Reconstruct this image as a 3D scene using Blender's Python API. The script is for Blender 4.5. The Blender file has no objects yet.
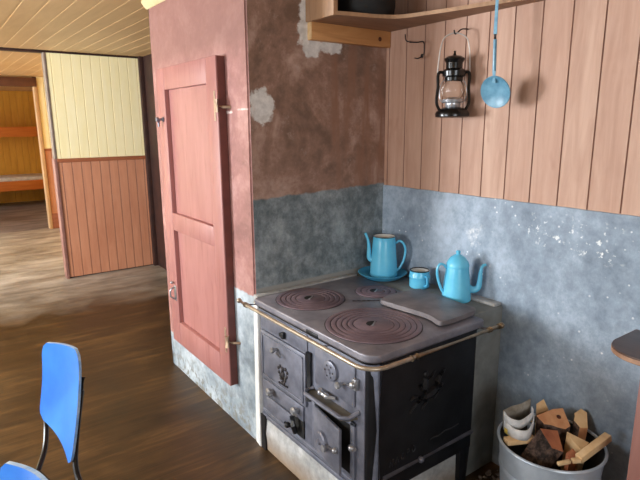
import bpy, bmesh, math, random
from mathutils import Vector, Matrix, noise
random.seed(7)
S = bpy.context.scene
C = S.collection
PI = math.pi

# ------------------------------------------------------------------ materials
def srgb(r, g, b):
    def f(c):
        c /= 255.0
        return c/12.92 if c <= .04045 else ((c+.055)/1.055)**2.4
    return (f(r), f(g), f(b), 1)

class NT:
    def __init__(s, name):
        s.m = bpy.data.materials.new(name); s.m.use_nodes = True
        s.t = s.m.node_tree; s.n = s.t.nodes
        s.b = s.n['Principled BSDF']
    def new(s, t, **kw):
        n = s.n.new(t)
        for k, v in kw.items(): setattr(n, k, v)
        return n
    def link(s, a, b): s.t.links.new(a, b)
    def val(s, sock, v):
        if isinstance(v, (int, float, tuple)): sock.default_value = v
        else: s.link(v, sock)
    def coords(s, kind='Object', scale=(1,1,1), loc=(0,0,0)):
        if kind == 'pos': o = s.new('ShaderNodeNewGeometry').outputs['Position']
        else: o = s.new('ShaderNodeTexCoord').outputs[kind]
        mp = s.new('ShaderNodeMapping'); s.link(o, mp.inputs[0])
        mp.inputs['Scale'].default_value = scale; mp.inputs['Location'].default_value = loc
        return mp.outputs[0]
    def noise(s, co, scale, detail=5, rough=.6, dist=0):
        n = s.new('ShaderNodeTexNoise'); s.link(co, n.inputs['Vector'])
        n.inputs['Scale'].default_value = scale; n.inputs['Detail'].default_value = detail
        n.inputs['Roughness'].default_value = rough; n.inputs['Distortion'].default_value = dist
        return n.outputs['Fac']
    def ramp(s, fac, stops):
        r = s.new('ShaderNodeValToRGB'); s.link(fac, r.inputs[0])
        e = r.color_ramp.elements
        while len(e) < len(stops): e.new(.5)
        for el, (p, c) in zip(e, stops):
            el.position = p; el.color = c if isinstance(c, tuple) else (c, c, c, 1)
        return r.outputs[0]
    def mix(s, fac, a, b, mode='MIX'):
        m = s.new('ShaderNodeMix', data_type='RGBA', blend_type=mode)
        s.val(m.inputs[0], fac); s.val(m.inputs[6], a); s.val(m.inputs[7], b)
        return m.outputs[2]
    def math(s, op, a, b=0.0, clamp=False):
        m = s.new('ShaderNodeMath', operation=op); m.use_clamp = clamp
        s.val(m.inputs[0], a); s.val(m.inputs[1], b)
        return m.outputs[0]
    def posz(s, axis=2):
        g = s.new('ShaderNodeNewGeometry'); x = s.new('ShaderNodeSeparateXYZ')
        s.link(g.outputs['Position'], x.inputs[0]); return x.outputs[axis]
    def step(s, v, a, b):
        m = s.new('ShaderNodeMapRange'); s.link(v, m.inputs[0])
        m.inputs[1].default_value = a; m.inputs[2].default_value = b
        return m.outputs[0]
    def blob(s, p, r, soft, namt=.05, nscale=22, stretch=(1,1,1)):
        """1 inside a ragged patch about p"""
        g = s.new('ShaderNodeNewGeometry')
        su = s.new('ShaderNodeVectorMath', operation='SUBTRACT'); s.link(g.outputs['Position'], su.inputs[0]); su.inputs[1].default_value = p
        mu = s.new('ShaderNodeVectorMath', operation='MULTIPLY'); s.link(su.outputs[0], mu.inputs[0]); mu.inputs[1].default_value = stretch
        le = s.new('ShaderNodeVectorMath', operation='LENGTH'); s.link(mu.outputs[0], le.inputs[0])
        nz = s.noise(s.coords('pos'), nscale, 4)
        d = s.math('ADD', le.outputs['Value'], s.math('MULTIPLY', s.math('SUBTRACT', nz, .5), namt*4))
        return s.step(d, r, r-soft)
    def bump(s, h, strength, dist=.01):
        b = s.new('ShaderNodeBump'); s.link(h, b.inputs['Height'])
        b.inputs['Strength'].default_value = strength; b.inputs['Distance'].default_value = dist
        s.link(b.outputs[0], s.b.inputs['Normal'])
    def out(s, col, rough=.6, metal=0, spec=.5):
        s.val(s.b.inputs['Base Color'], col); s.val(s.b.inputs['Roughness'], rough)
        s.b.inputs['Metallic'].default_value = metal; s.b.inputs['Specular IOR Level'].default_value = spec
        return s.m

def pmat(name, c1, c2, scale=8, rough=.6, stretch=(1,1,1), lo=.35, hi=.65, bump=0, metal=0, coord='Object', spec=.5, detail=5, dist=0):
    t = NT(name); co = t.coords(coord, stretch)
    nz = t.noise(co, scale, detail, .6, dist)
    col = t.ramp(nz, [(lo, c1), (hi, c2)])
    if bump: t.bump(nz, bump)
    return t.out(col, rough, metal, spec)

def wood(name, c1, c2, axis='y', scale=6, rough=.6, coord='pos', bump=.15, c3=None):
    st = {'x': (.12,1,1), 'y': (1,.12,1), 'z': (1,1,.12)}[axis]
    t = NT(name); co = t.coords(coord, st)
    a = t.noise(co, scale*4, 6, .65, .6); b = t.noise(t.coords(coord), scale*.35, 3)
    f = t.math('ADD', t.math('MULTIPLY', a, .7), t.math('MULTIPLY', b, .3))
    col = t.ramp(f, [(.36, c1), (.62, c2)])
    if c3: col = t.mix(t.step(t.noise(co, scale*9, 4), .58, .72), col, c3)
    if bump: t.bump(a, bump, .004)
    return t.out(col, rough)

M = {}
M['iron'] = pmat('cast_iron_lit', srgb(98,101,114), srgb(128,131,144), 14, .4, metal=.25, bump=.12)  # stove front iron, window light put into a lighter colour
M['iron_dark'] = pmat('cast_iron_dark', srgb(18,19,22), srgb(31,32,36), 12, .45, metal=.3, bump=.15)  # small ironwork; on the stove's side the shade is in the colour
M['iron_top'] = pmat('cooktop_iron', srgb(112,111,121), srgb(144,142,150), 9, .40, metal=.25, bump=.1, coord='pos')
M['iron_ring'] = pmat('ring_iron', srgb(112,96,106), srgb(140,122,130), 9, .45, metal=.25, bump=.1, coord='pos')
M['iron_rim'] = pmat('ring_groove', srgb(44,40,42), srgb(62,57,58), 15, .6, metal=.2)
M['relief'] = pmat('worn_relief', srgb(44,45,49), srgb(66,67,71), 12, .4, metal=.3)
M['black'] = pmat('pot_and_hole_black', srgb(5,5,5), srgb(12,11,11), 8, .7)  # cooking pot; also black put in for the shade inside slots and openings
M['steel'] = pmat('worn_steel', srgb(140,142,148), srgb(190,192,196), 20, .28, metal=.6)
M['brass'] = pmat('brass', srgb(156,142,124), srgb(188,176,158), 20, .32, metal=.5)
M['blue'] = pmat('blue_enamel', srgb(92,192,230), srgb(112,206,240), 9, .22)
M['blue_dark'] = pmat('blue_enamel_deep', srgb(66,158,200), srgb(84,176,214), 9, .25)
M['skim'] = pmat('faded_blue_enamel', srgb(86,138,164), srgb(118,168,192), 26, .35)
M['white'] = pmat('white_enamel', srgb(232,232,228), srgb(245,245,242), 9, .25)
M['rimblack'] = pmat('black_enamel', srgb(20,22,26), srgb(34,36,40), 9, .3)
M['lblack'] = pmat('lantern_black', srgb(8,9,10), srgb(16,17,18), 9, .22)
M['bail'] = pmat('pale_wire', srgb(176,166,158), srgb(205,198,190), 12, .35, metal=.3)
M['chairblue'] = pmat('blue_chair_paint', srgb(40,108,206), srgb(62,136,224), 3, .28)
M['chairedge'] = pmat('worn_highlight_edge', srgb(120,170,225), srgb(190,215,240), 30, .35)  # pale edge: wear, plus the top's window highlight put into the colour
M['tubeblack'] = pmat('black_tube', srgb(10,10,12), srgb(22,22,24), 9, .3, metal=.2)
M['galv'] = pmat('galvanised', srgb(172,186,200), srgb(206,217,228), 7, .38, metal=.3, bump=.06)
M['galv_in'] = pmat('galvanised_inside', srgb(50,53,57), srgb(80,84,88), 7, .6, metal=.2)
M['paper'] = pmat('newsprint', srgb(206,210,212), srgb(240,242,242), 25, .8)
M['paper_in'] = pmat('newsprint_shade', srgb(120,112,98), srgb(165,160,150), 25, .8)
M['yellow'] = pmat('yellow_card', srgb(205,175,70), srgb(225,200,100), 20, .7)
M['hinge'] = pmat('hinge_brass', srgb(150,125,105), srgb(190,165,140), 25, .45, metal=.4)
M['doorpink'] = wood('door_pink', srgb(152,99,94), srgb(167,115,110), 'z', 4, .45, bump=.06, c3=srgb(142,90,84))
M['dooredge'] = pmat('door_edge_dark', srgb(92,48,42), srgb(112,62,54), 10, .6)
M['pine'] = wood('new_pine', srgb(172,116,66), srgb(206,152,96), 'x', 5, .55)
M['pine_end'] = pmat('pine_end', srgb(206,168,118), srgb(222,188,140), 30, .6)
M['shelfwood'] = wood('shelf_wood', srgb(124,90,68), srgb(156,118,90), 'x', 5, .6)
M['shelfpale'] = wood('shelf_pale', srgb(146,110,80), srgb(176,138,104), 'z', 5, .6)
M['knot'] = pmat('pine_knot', srgb(60,26,12), srgb(96,48,24), 60, .5)
M['plank'] = None
M['cream'] = wood('cream_boards', srgb(246,234,180), srgb(252,243,200), 'z', 4, .5, bump=.05)
M['wains'] = wood('brown_wainscot', srgb(184,124,94), srgb(202,144,112), 'z', 5, .4, bump=.06)
M['wains_cap'] = wood('wainscot_cap', srgb(138,76,48), srgb(160,96,62), 'x', 5, .5)
M['mauve'] = pmat('mauve_trim', srgb(128,88,78), srgb(146,104,92), 10, .6)
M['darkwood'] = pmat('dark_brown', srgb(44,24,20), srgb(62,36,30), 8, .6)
M['lintel'] = pmat('brown_lintel', srgb(84,50,36), srgb(100,62,44), 8, .55)
M['jamb'] = wood('pale_jamb', srgb(184,146,104), srgb(200,164,122), 'z', 5, .55)
M['ceil'] = wood('ceiling_boards', srgb(188,152,106), srgb(202,168,120), 'y', 4, .5, bump=.05)
M['ceilbead'] = pmat('ceiling_bead', srgb(208,178,130), srgb(216,188,142), 8, .5)
M['cornice'] = pmat('cornice', srgb(196,180,134), srgb(212,196,152), 8, .5)
M['ochre'] = wood('ochre_boards', srgb(198,140,40), srgb(216,160,56), 'z', 4, .55)
M['bunk'] = wood('orange_bunk', srgb(196,108,44), srgb(214,128,58), 'x', 5, .5)
M['mattress'] = pmat('bed_linen', srgb(196,194,192), srgb(222,220,220), 12, .9)
M['cabpink'] = wood('cabinet_pink', srgb(132,88,78), srgb(148,102,91), 'z', 4, .5)
M['cabtop'] = wood('cabinet_top', srgb(70,52,44), srgb(104,80,68), 'y', 5, .35)
M['cabedge'] = pmat('cabinet_edge', srgb(150,112,88), srgb(182,146,118), 12, .5)
M['endgrain'] = pmat('split_wood', srgb(190,130,88), srgb(216,164,118), 18, .75, stretch=(1,1,.3))
M['endpale'] = pmat('pale_split_wood', srgb(214,176,126), srgb(232,200,154), 18, .75, stretch=(1,1,.3))
M['endred'] = pmat('red_split_wood', srgb(158,92,62), srgb(192,122,84), 14, .75, stretch=(1,1,.3))
M['bark'] = pmat('bark', srgb(36,28,24), srgb(104,84,74), 34, .9, bump=1.0, lo=.4, hi=.62)
M['ash'] = pmat('ash_gravel', srgb(70,60,56), srgb(150,138,130), 30, .95, bump=.4)
M['plainwall'] = pmat('plain_wall', srgb(200,180,150), srgb(212,194,164), 4, .7, coord='pos')

def glass():
    t = NT('lamp_glass')
    t.b.inputs['Transmission Weight'].default_value = 1.0
    t.b.inputs['IOR'].default_value = 1.2
    return t.out(t.ramp(t.noise(t.coords(), 10), [(.3, (.93,.93,.91,1)), (.7, (.99,.99,.98,1))]), .04)
M['glass'] = glass()

def plank_mat():
    t = NT('pink_planks'); co = t.coords('pos', (1,1,.1))
    a = t.noise(co, 22, 6, .65, .5)
    col = t.ramp(a, [(.35, srgb(176,137,115)), (.65, srgb(199,163,141))])
    y = t.math('FLOOR', t.math('DIVIDE', t.math('SUBTRACT', t.posz(1), .896), .1235))
    w = t.new('ShaderNodeTexWhiteNoise', noise_dimensions='1D'); t.link(y, w.inputs['W'])
    col = t.mix(t.math('MULTIPLY', w.outputs['Value'], .35), col, srgb(170,126,104))
    kn = t.step(t.noise(t.coords('pos', (1,1,.45)), 9, 2), .68, .80)
    col = t.mix(t.math('MULTIPLY', kn, .5), col, srgb(140,84,62))
    sp = t.step(t.noise(t.coords('pos'), 5, 4), .55, .75)
    col = t.mix(t.math('MULTIPLY', sp, .35), col, srgb(196,160,140))
    t.bump(a, .1, .004)
    return t.out(col, .6)
M['plank'] = plank_mat()

def grey(t, co, light=0):
    a = t.noise(t.coords('pos', (1,1,.6)), 2.2, 9, .72); b = t.noise(co, 18, 6, .75)
    f = t.math('ADD', t.math('MULTIPLY', a, .65), t.math('MULTIPLY', b, .35))
    if light: col = t.ramp(f, [(.38, srgb(112,127,142)), (.5, srgb(144,160,176)), (.62, srgb(180,195,210))])
    else: col = t.ramp(f, [(.40, srgb(74,84,88)), (.5, srgb(112,123,127)), (.60, srgb(158,168,172))])
    return col, f

def dado_mat():
    t = NT('grey_dado'); co = t.coords('pos')
    col, f = grey(t, co, 1)
    v = t.new('ShaderNodeTexVoronoi'); t.link(t.coords('pos', (1,1,1)), v.inputs['Vector']); v.inputs['Scale'].default_value = 24
    sp = t.step(v.outputs['Distance'], .13, .07)
    cl = t.step(t.noise(co, 4.5, 3), .46, .58)
    col = t.mix(t.math('MULTIPLY', sp, cl), col, srgb(226,230,232))
    fl = t.math('MULTIPLY', t.step(t.noise(co, 38, 4), .60, .66), t.blob((2.016,1.05,1.16), .22, .1, .05, 8, (1,.75,2.2)))
    col = t.mix(fl, col, srgb(224,230,232))
    sm = t.math('MULTIPLY', t.step(t.noise(co, 22, 4), .5, .64), t.blob((2.016,1.53,1.09), .07, .06, .02, 20, (1,1,.9)))
    col = t.mix(sm, col, srgb(232,234,234))
    t.bump(f, .25, .01)
    return t.out(col, .62)
M['dado'] = dado_mat()

def chimney_side():   # the face over the stove: brown above, grey below
    t = NT('brown_over_grey_plaster'); co = t.coords('pos')
    a = t.noise(co, 2.6, 6, .62, .8); b = t.noise(co, 16, 5, .7)
    f = t.math('ADD', t.math('MULTIPLY', a, .7), t.math('MULTIPLY', b, .3))
    br = t.ramp(f, [(.40, srgb(116,91,76)), (.49, srgb(146,114,98)), (.60, srgb(184,155,140))])
    sc = t.step(t.noise(t.coords('pos', (1,1,1)), 7, 8, .78), .57, .68)
    br = t.mix(t.math('MULTIPLY', sc, .6), br, srgb(178,158,146))
    # broad vertical streaks nearer the corner
    st = t.noise(t.coords('pos', (1,1,.08)), 12, 3)
    br = t.mix(t.math('MULTIPLY', t.step(st, .45, .62), t.step(t.posz(0), 1.55, 1.66)), br, srgb(142,104,84))
    gr, g = grey(t, co)
    z = t.math('ADD', t.posz(2), t.math('MULTIPLY', t.math('SUBTRACT', t.noise(co, 14, 4), .5), .035))
    z = t.math('SUBTRACT', z, t.math('MULTIPLY', t.posz(0), .030))
    col = t.mix(t.step(z, 1.2275, 1.2175), br, gr)
    white = t.ramp(t.noise(co, 26, 4), [(.35, srgb(200,198,194)), (.65, srgb(232,230,226))])
    for p, r, stc in (((1.253,2.155,1.685), .068, (1,1,.82)), ((1.50,2.155,2.12), .055, (1.5,1,.55)), ((1.535,2.155,1.96), .062, (1,1,1.1)),
                      ((1.64,2.155,1.965), .05, (.55,1,1.5)), ((1.50,2.155,2.02), .05, (1,1,.6))):
        col = t.mix(t.blob(p, r, .012, .018, 30, stc), col, white)
    col = t.mix(t.blob((1.66,2.155,.775), .5, .06, .012, 18, (.02,1,9)), col, srgb(150,150,146))
    t.bump(f, .35, .012)
    return t.out(col, .72)
M['chim_side'] = chimney_side()

def chimney_front():  # the face with the cupboard door
    t = NT('pink_plaster'); co = t.coords('pos')
    a = t.noise(co, 3.5, 6, .6, .6); b = t.noise(co, 20, 5, .7)
    f = t.math('ADD', t.math('MULTIPLY', a, .65), t.math('MULTIPLY', b, .35))
    br = t.ramp(f, [(.38, srgb(132,90,83)), (.5, srgb(154,107,100)), (.62, srgb(178,134,126))])
    sc = t.step(t.noise(co, 9, 8, .8), .60, .69)
    br = t.mix(t.math('MULTIPLY', sc, .6), br, srgb(196,160,150))
    # darker brown above the door
    br = t.mix(t.math('MULTIPLY', t.step(t.posz(2), 1.86, 2.0), .7), br, srgb(122,84,75))
    gr = t.ramp(f, [(.38, srgb(112,124,132)), (.5, srgb(150,162,170)), (.62, srgb(188,198,204))])
    y = t.posz(1)
    lvl = t.math('ADD', t.math('MULTIPLY', t.step(y, 3.0, 2.9), .555), .235)
    z = t.math('SUBTRACT', t.math('ADD', t.posz(2), t.math('MULTIPLY', t.math('SUBTRACT', t.noise(co, 16, 4), .5), .03)), lvl)
    col = t.mix(t.step(z, .004, -.004), br, gr)
    # bare mortar spots, white crumbling edge near floor and beside the stove
    low = t.math('MULTIPLY', t.step(t.noise(co, 24, 5), .5, .6), t.step(t.posz(2), .22, .05))
    col = t.mix(low, col, srgb(122,122,116))
    for p, r, stc in (((1.184,2.36,1.66), .012, (1,.2,1.6)), ((1.184,2.2,1.67), .008, (1,.12,1.4))):
        col = t.mix(t.blob(p, r, .008, .006, 40, stc), col, srgb(222,206,198))
    t.bump(f, .3, .01)
    return t.out(col, .65)
M['chim_front'] = chimney_front()

def mortar_mat():
    t = NT('hearth_mortar'); co = t.coords('pos')
    a = t.noise(co, 5, 7, .65); b = t.noise(co, 30, 5)
    f = t.math('ADD', t.math('MULTIPLY', a, .65), t.math('MULTIPLY', b, .35))
    col = t.ramp(f, [(.36, srgb(132,134,134)), (.52, srgb(170,172,172)), (.66, srgb(202,204,204))])
    col = t.mix(t.step(t.posz(2), .12, .0), col, srgb(150,128,104))
    t.bump(f, .4, .012)
    return t.out(col, .8)
M['mortar'] = mortar_mat()
M['whitewash'] = pmat('whitewash', srgb(214,216,214), srgb(238,240,238), 9, .8, coord='pos', bump=.2)
M['mortar_grey'] = pmat('grey_mortar', srgb(104,108,107), srgb(136,140,137), 6, .8, coord='pos', bump=.3)

def floor_mat():
    t = NT('floor_boards')
    x = t.posz(0); y = t.posz(1)
    idx = t.math('FLOOR', t.math('DIVIDE', y, .105))
    w = t.new('ShaderNodeTexWhiteNoise', noise_dimensions='1D'); t.link(idx, w.inputs['W'])
    a = t.noise(t.coords('pos', (.1,1,1)), 16, 7, .68, .6)
    b = t.noise(t.coords('pos'), 2.2, 5, .6, .5)
    dark = t.ramp(t.math('ADD', t.math('MULTIPLY', a, .6), t.math('MULTIPLY', b, .4)), [(.36, srgb(38,25,12)), (.5, srgb(64,44,21)), (.64, srgb(102,74,40))])
    dark = t.mix(t.math('MULTIPLY', w.outputs['Value'], .35), dark, srgb(48,32,16))
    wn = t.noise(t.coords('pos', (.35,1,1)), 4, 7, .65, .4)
    worn_sheen = t.ramp(wn, [(.36, srgb(122,114,102)), (.5, srgb(158,151,138)), (.64, srgb(188,182,170))])  # paler far boards: wear plus window sheen put into the colour
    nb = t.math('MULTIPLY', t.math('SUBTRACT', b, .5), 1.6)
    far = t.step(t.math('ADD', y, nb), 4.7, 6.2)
    col = t.mix(far, dark, worn_sheen)
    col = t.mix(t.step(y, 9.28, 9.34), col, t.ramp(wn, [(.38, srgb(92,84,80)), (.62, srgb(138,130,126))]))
    gap = t.math('PINGPONG', t.math('ADD', y, .0), .0525)
    gl = t.step(gap, .0022, .0)
    col = t.mix(t.math('MULTIPLY', gl, .75), col, srgb(24,15,9))
    t.bump(t.math('SUBTRACT', a, gl), .12, .004)
    rg = t.math('ADD', t.math('MULTIPLY', b, .3), .26)
    return t.out(col, rg)
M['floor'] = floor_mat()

# ------------------------------------------------------------------ mesh helper
WORLD = {}
def frame(ax):
    ax = Vector(ax).normalized()
    up = Vector((0,0,1)) if abs(ax.z) < .9 else Vector((1,0,0))
    a = ax.cross(up).normalized(); b = a.cross(ax).normalized()
    return a, b, ax

class MB:
    def __init__(s): s.bm = bmesh.new(); s.mi = 0
    def face(s, vs):
        try: f = s.bm.faces.new(vs); f.material_index = s.mi; return f
        except ValueError: return None
    def box(s, a, b, bev=0, seg=2):
        x0,y0,z0 = [min(p,q) for p,q in zip(a,b)]; x1,y1,z1 = [max(p,q) for p,q in zip(a,b)]
        return s.hexa([(x0,y0,z0),(x1,y0,z0),(x1,y1,z0),(x0,y1,z0),(x0,y0,z1),(x1,y0,z1),(x1,y1,z1),(x0,y1,z1)], bev, seg)
    def hexa(s, p, bev=0, seg=2):
        v = [s.bm.verts.new(q) for q in p]; fs = []
        for i in ((0,3,2,1),(4,5,6,7),(0,1,5,4),(1,2,6,5),(2,3,7,6),(3,0,4,7)): fs.append(s.face([v[k] for k in i]))
        if bev:
            es = list({e for f in fs for e in f.edges})
            r = bmesh.ops.bevel(s.bm, geom=es, offset=bev, segments=seg, affect='EDGES', profile=.5)
            for f in r['faces']: f.material_index = s.mi
        return s
    def prism(s, poly, z0, z1, plane='xy', bev=0, seg=2):
        def P(u, w, h): return {'xy': (u,w,h), 'yz': (h,u,w), 'xz': (u,h,w)}[plane]
        a = [s.bm.verts.new(P(u,w,z0)) for u,w in poly]; b = [s.bm.verts.new(P(u,w,z1)) for u,w in poly]
        n = len(poly); fs = [s.face(a[::-1]), s.face(b)]
        for i in range(n): fs.append(s.face([a[i], a[(i+1)%n], b[(i+1)%n], b[i]]))
        fs = [f for f in fs if f]
        if bev:
            es = list({e for f in fs[:2] for e in f.edges})
            r = bmesh.ops.bevel(s.bm, geom=es, offset=bev, segments=seg, affect='EDGES', profile=.5)
            for f in r['faces']: f.material_index = s.mi
        return s
    def tube(s, pts, r, seg=10, closed=False, caps=True):
        pts = [Vector(p) for p in pts]; n = len(pts)
        R = r if isinstance(r, (list, tuple)) else [r]*n
        rings = []; prev = None
        for i, p in enumerate(pts):
            if closed: t = pts[(i+1)%n] - pts[i-1]
            else: t = pts[min(i+1,n-1)] - pts[max(i-1,0)]
            t.normalize()
            if prev is None: a, b, _ = frame(t)
            else:
                a = prev - t*prev.dot(t)
                a = a.normalized() if a.length > 1e-6 else frame(t)[0]
                b = t.cross(a)
            prev = a
            rings.append([s.bm.verts.new(p + (a*math.cos(2*PI*k/seg) + b*math.sin(2*PI*k/seg))*R[i]) for k in range(seg)])
        m = n if closed else n-1
        for i in range(m):
            A, B = rings[i], rings[(i+1)%n]
            for k in range(seg): s.face([A[k], A[(k+1)%seg], B[(k+1)%seg], B[k]])
        if caps and not closed: s.face(rings[0][::-1]); s.face(rings[-1])
        return s
    def lathe(s, prof, o, axis=(0,0,1), seg=32, cap0=True, cap1=True):
        a, b, c = frame(axis); o = Vector(o); rings = []
        for r, h in prof:
            if r < 1e-5: rings.append([s.bm.verts.new(o + c*h)])
            else: rings.append([s.bm.verts.new(o + c*h + (a*math.cos(2*PI*k/seg) + b*math.sin(2*PI*k/seg))*r) for k in range(seg)])
        for A, B in zip(rings, rings[1:]):
            for k in range(seg):
                k2 = (k+1) % seg
                if len(A) == 1 and len(B) == 1: continue
                if len(A) == 1: s.face([A[0], B[k2], B[k]])
                elif len(B) == 1: s.face([A[k], A[k2], B[0]])
                else: s.face([A[k], A[k2], B[k2], B[k]])
        if cap0 and len(rings[0]) > 1: s.face(rings[0][::-1])
        if cap1 and len(rings[-1]) > 1: s.face(rings[-1])
        return s
    def grid(s, rows):
        V = [[s.bm.verts.new(p) for p in r] for r in rows]
        for A, B in zip(V, V[1:]):
            for k in range(len(A)-1): s.face([A[k], A[k+1], B[k+1], B[k]])
        return s
    def ball(s, c, r, sx=1, sy=1, sz=1, seg=12):
        m = Matrix.Translation(c) @ Matrix.Diagonal((r*sx, r*sy, r*sz, 1))
        k = bmesh.ops.create_uvsphere(s.bm, u_segments=seg, v_segments=max(6,seg//2), radius=1, matrix=m)
        for v in k['verts']:
            for f in v.link_faces: f.material_index = s.mi
        return s
    def board(s, poly, z0, z1, mi, gm):
        s.mi = mi; s.prism(poly, z0, z1)
        s.bm.faces.ensure_lookup_table(); n = len(poly); F_ = s.bm.faces[-n:]
        for k in (1, n-3): F_[k].material_index = gm
        return s
    def build(s, name, mats, parent=None, smooth=True, ang=35):
        bmesh.ops.recalc_face_normals(s.bm, faces=s.bm.faces)
        vs = [v.co for v in s.bm.verts]
        lo = Vector([min(v[i] for v in vs) for i in range(3)]); hi = Vector([max(v[i] for v in vs) for i in range(3)])
        c = (lo+hi)/2
        bmesh.ops.translate(s.bm, verts=s.bm.verts, vec=-c)
        me = bpy.data.meshes.new(name); s.bm.to_mesh(me); s.bm.free()
        for m in (mats if isinstance(mats, (list, tuple)) else [mats]): me.materials.append(m)
        if smooth:
            me.polygons.foreach_set('use_smooth', [True]*len(me.polygons))
            try: me.set_sharp_from_angle(angle=math.radians(ang))
            except Exception: pass
        o = bpy.data.objects.new(name, me); C.objects.link(o); o.location = c
        WORLD[o.name] = c
        if parent:
            o.parent = parent; o.matrix_parent_inverse = Matrix.Translation(-WORLD[parent.name])
        return o

def empty(name, loc, label, cat, group=None):
    o = bpy.data.objects.new(name, None); C.objects.link(o); o.location = loc; o.empty_display_size = .05
    WORLD[o.name] = Vector(loc); tag(o, label, cat, group); return o
def tag(o, label, cat=None, group=None):
    o['label'] = label
    if cat: o['category'] = cat
    if group: o['group'] = group
    return o
def struct(o): o['kind'] = 'structure'; return o
def arc(cx, cy, r, a0, a1, n): return [(cx+r*math.cos(math.radians(a0+(a1-a0)*i/n)), cy+r*math.sin(math.radians(a0+(a1-a0)*i/n))) for i in range(n+1)]
def spline(P, n=8):
    P = [Vector(p) for p in P]; out = []
    for i in range(len(P)-1):
        p0 = P[i-1] if i else P[0]*2-P[1]; p1, p2 = P[i], P[i+1]
        p3 = P[i+2] if i+2 < len(P) else P[-1]*2-P[-2]
        for k in range(n):
            t = k/n
            out.append(.5*((2*p1)+(p2-p0)*t+(2*p0-5*p1+4*p2-p3)*t*t+(3*p1-p0-3*p2+p3)*t**3))
    out.append(P[-1]); return out

# ------------------------------------------------------------------ camera
yaw, pit, rol, F = 0.631212715, 0.214503166, 0.0066403692, 529.99
fw = Vector((math.sin(yaw)*math.cos(pit), math.cos(yaw)*math.cos(pit), -math.sin(pit)))
rt = Vector((math.cos(yaw), -math.sin(yaw), 0)); dn = fw.cross(rt)
r2 = rt*math.cos(rol) + dn*math.sin(rol); d2 = -rt*math.sin(rol) + dn*math.cos(rol)
cam = bpy.data.cameras.new('camera'); co = bpy.data.objects.new('camera', cam); C.objects.link(co)
m = Matrix.Identity(4)
for i in range(3): m[i][0] = r2[i]; m[i][1] = -d2[i]; m[i][2] = -fw[i]
m.translation = (0,0,1.6); co.matrix_world = m
cam.sensor_width = 36; cam.lens = 36*F/640; cam.clip_start = .05
S.camera = co

XP, YB, XW, ZC = 1.184, 2.155, 2.016, 2.33     # chimney front, chimney side, plank wall, ceiling
XL, YF = -2.3, -2.2                             # the unseen window wall and the wall behind the camera
Y2, Y3, YE = 6.02, 9.25, 13.1

# ------------------------------------------------------------------ shell
struct(MB().box((XL-.2,YF-.2,-.1),(XW+.4,YE+.2,0)).build('floor', M['floor'], smooth=False))
c = MB(); c.box((XL-.2,YF-.2,ZC+.012),(XW+.4,YE+.2,ZC+.1))
k = 0; x = .573-.129*23
while x < XW:
    c.mi = 0; c.box((x+.006,YF,ZC),(min(x+.129-.006,XW),YE,ZC+.014))
    c.mi = 1; c.box((x-.0065,YF,ZC+.002),(x+.0065,YE,ZC+.014)); x += .129
struct(c.build('ceiling', [M['ceil'], M['ceilbead']], smooth=False))

# plank wall: bevelled boards over a backing, one wall
w = MB(); w.mi = 1; w.box((XW+.012,YF,1.27),(XW+.1,YB+.05,ZC+.02)); w.mi = 0
y = .896-.1235*25
while y < YB:
    y1 = min(y+.1235, YB+.02)
    p = [(XW+.012,y+.0001),(XW+.0035,y+.0001),(XW,y+.0032),(XW,y1-.0032),(XW+.0035,y1-.0001),(XW+.012,y1-.0001)]
    w.board(p, 1.272, ZC+.01, 0, 2); y += .1235
struct(w.build('wall_right', [M['plank'], M['darkwood'], pmat('plank_groove', srgb(118,84,68), srgb(140,102,84), 9, .7)], smooth=False))  # groove faces coloured darker so the bevels read shaded, not window-lit
d = MB(); N = 90
# plaster dado with a slightly uneven top edge
rows = []
for j, zz in enumerate([0,.3,.6,.9,1.15,1.262,1.272,1.275]):
    rows.append([(XW - .006 + (.012 if j == 7 else 0) + .002*noise.noise((i*.35,zz*6,0)), YF+(YB+.03-YF)*i/N, zz + (.003*noise.noise((i*.6,0,3)) if j >= 5 else 0)) for i in range(N+1)])
d.grid(rows)
struct(d.build('wall_right', M['dado']))
# the side wall past the chimney, its shade put in as dark brown
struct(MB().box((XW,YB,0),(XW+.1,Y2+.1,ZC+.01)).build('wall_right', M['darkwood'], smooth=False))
# chimney
ch = MB(); ch.mi = 0
N = 30
def wob(a, b): return .004*noise.noise((a*5,b*5,1))
ch.grid([[(XP + (0 if 0 < i < N else 0), 3.35+(YB-3.35)*i/N, z) for i in range(N+1)] for z in [0,.2,.4,.6,.8,1.2,1.6,2.0,ZC+.01]])
ch.mi = 1
ch.grid([[(XP+(XW+.02-XP)*i/N, YB, z) for i in range(N+1)] for z in [0,.2,.4,.6,.8,1.2,1.6,2.0,ZC+.01]])
ch.mi = 0
ch.grid([[(XP,3.35,0),(XW+.02,3.35,0)],[(XP,3.35,ZC+.01),(XW+.02,3.35,ZC+.01)]])
bmesh.ops.remove_doubles(ch.bm, verts=ch.bm.verts, dist=1e-4)
es = [e for e in ch.bm.edges if all(abs(v.co.x-XP) < 1e-4 and abs(v.co.y-YB) < 1e-4 for v in e.verts)]
bmesh.ops.bevel(ch.bm, geom=es, offset=.008, segments=3, affect='EDGES')
struct(ch.build('wall_chimney', [M['chim_front'], M['chim_side']], ang=50))
# cornice on the chimney front
co_ = MB(); co_.prism([(XP-.032,ZC+.005),(XP-.032,ZC-.014),(XP-.02,ZC-.03),(XP-.006,ZC-.046),(XP,ZC-.048),(XP,ZC+.005)], YB+.72, 3.37, 'xz')
struct(co_.build('trim_1', M['cornice'], smooth=False))
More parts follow.
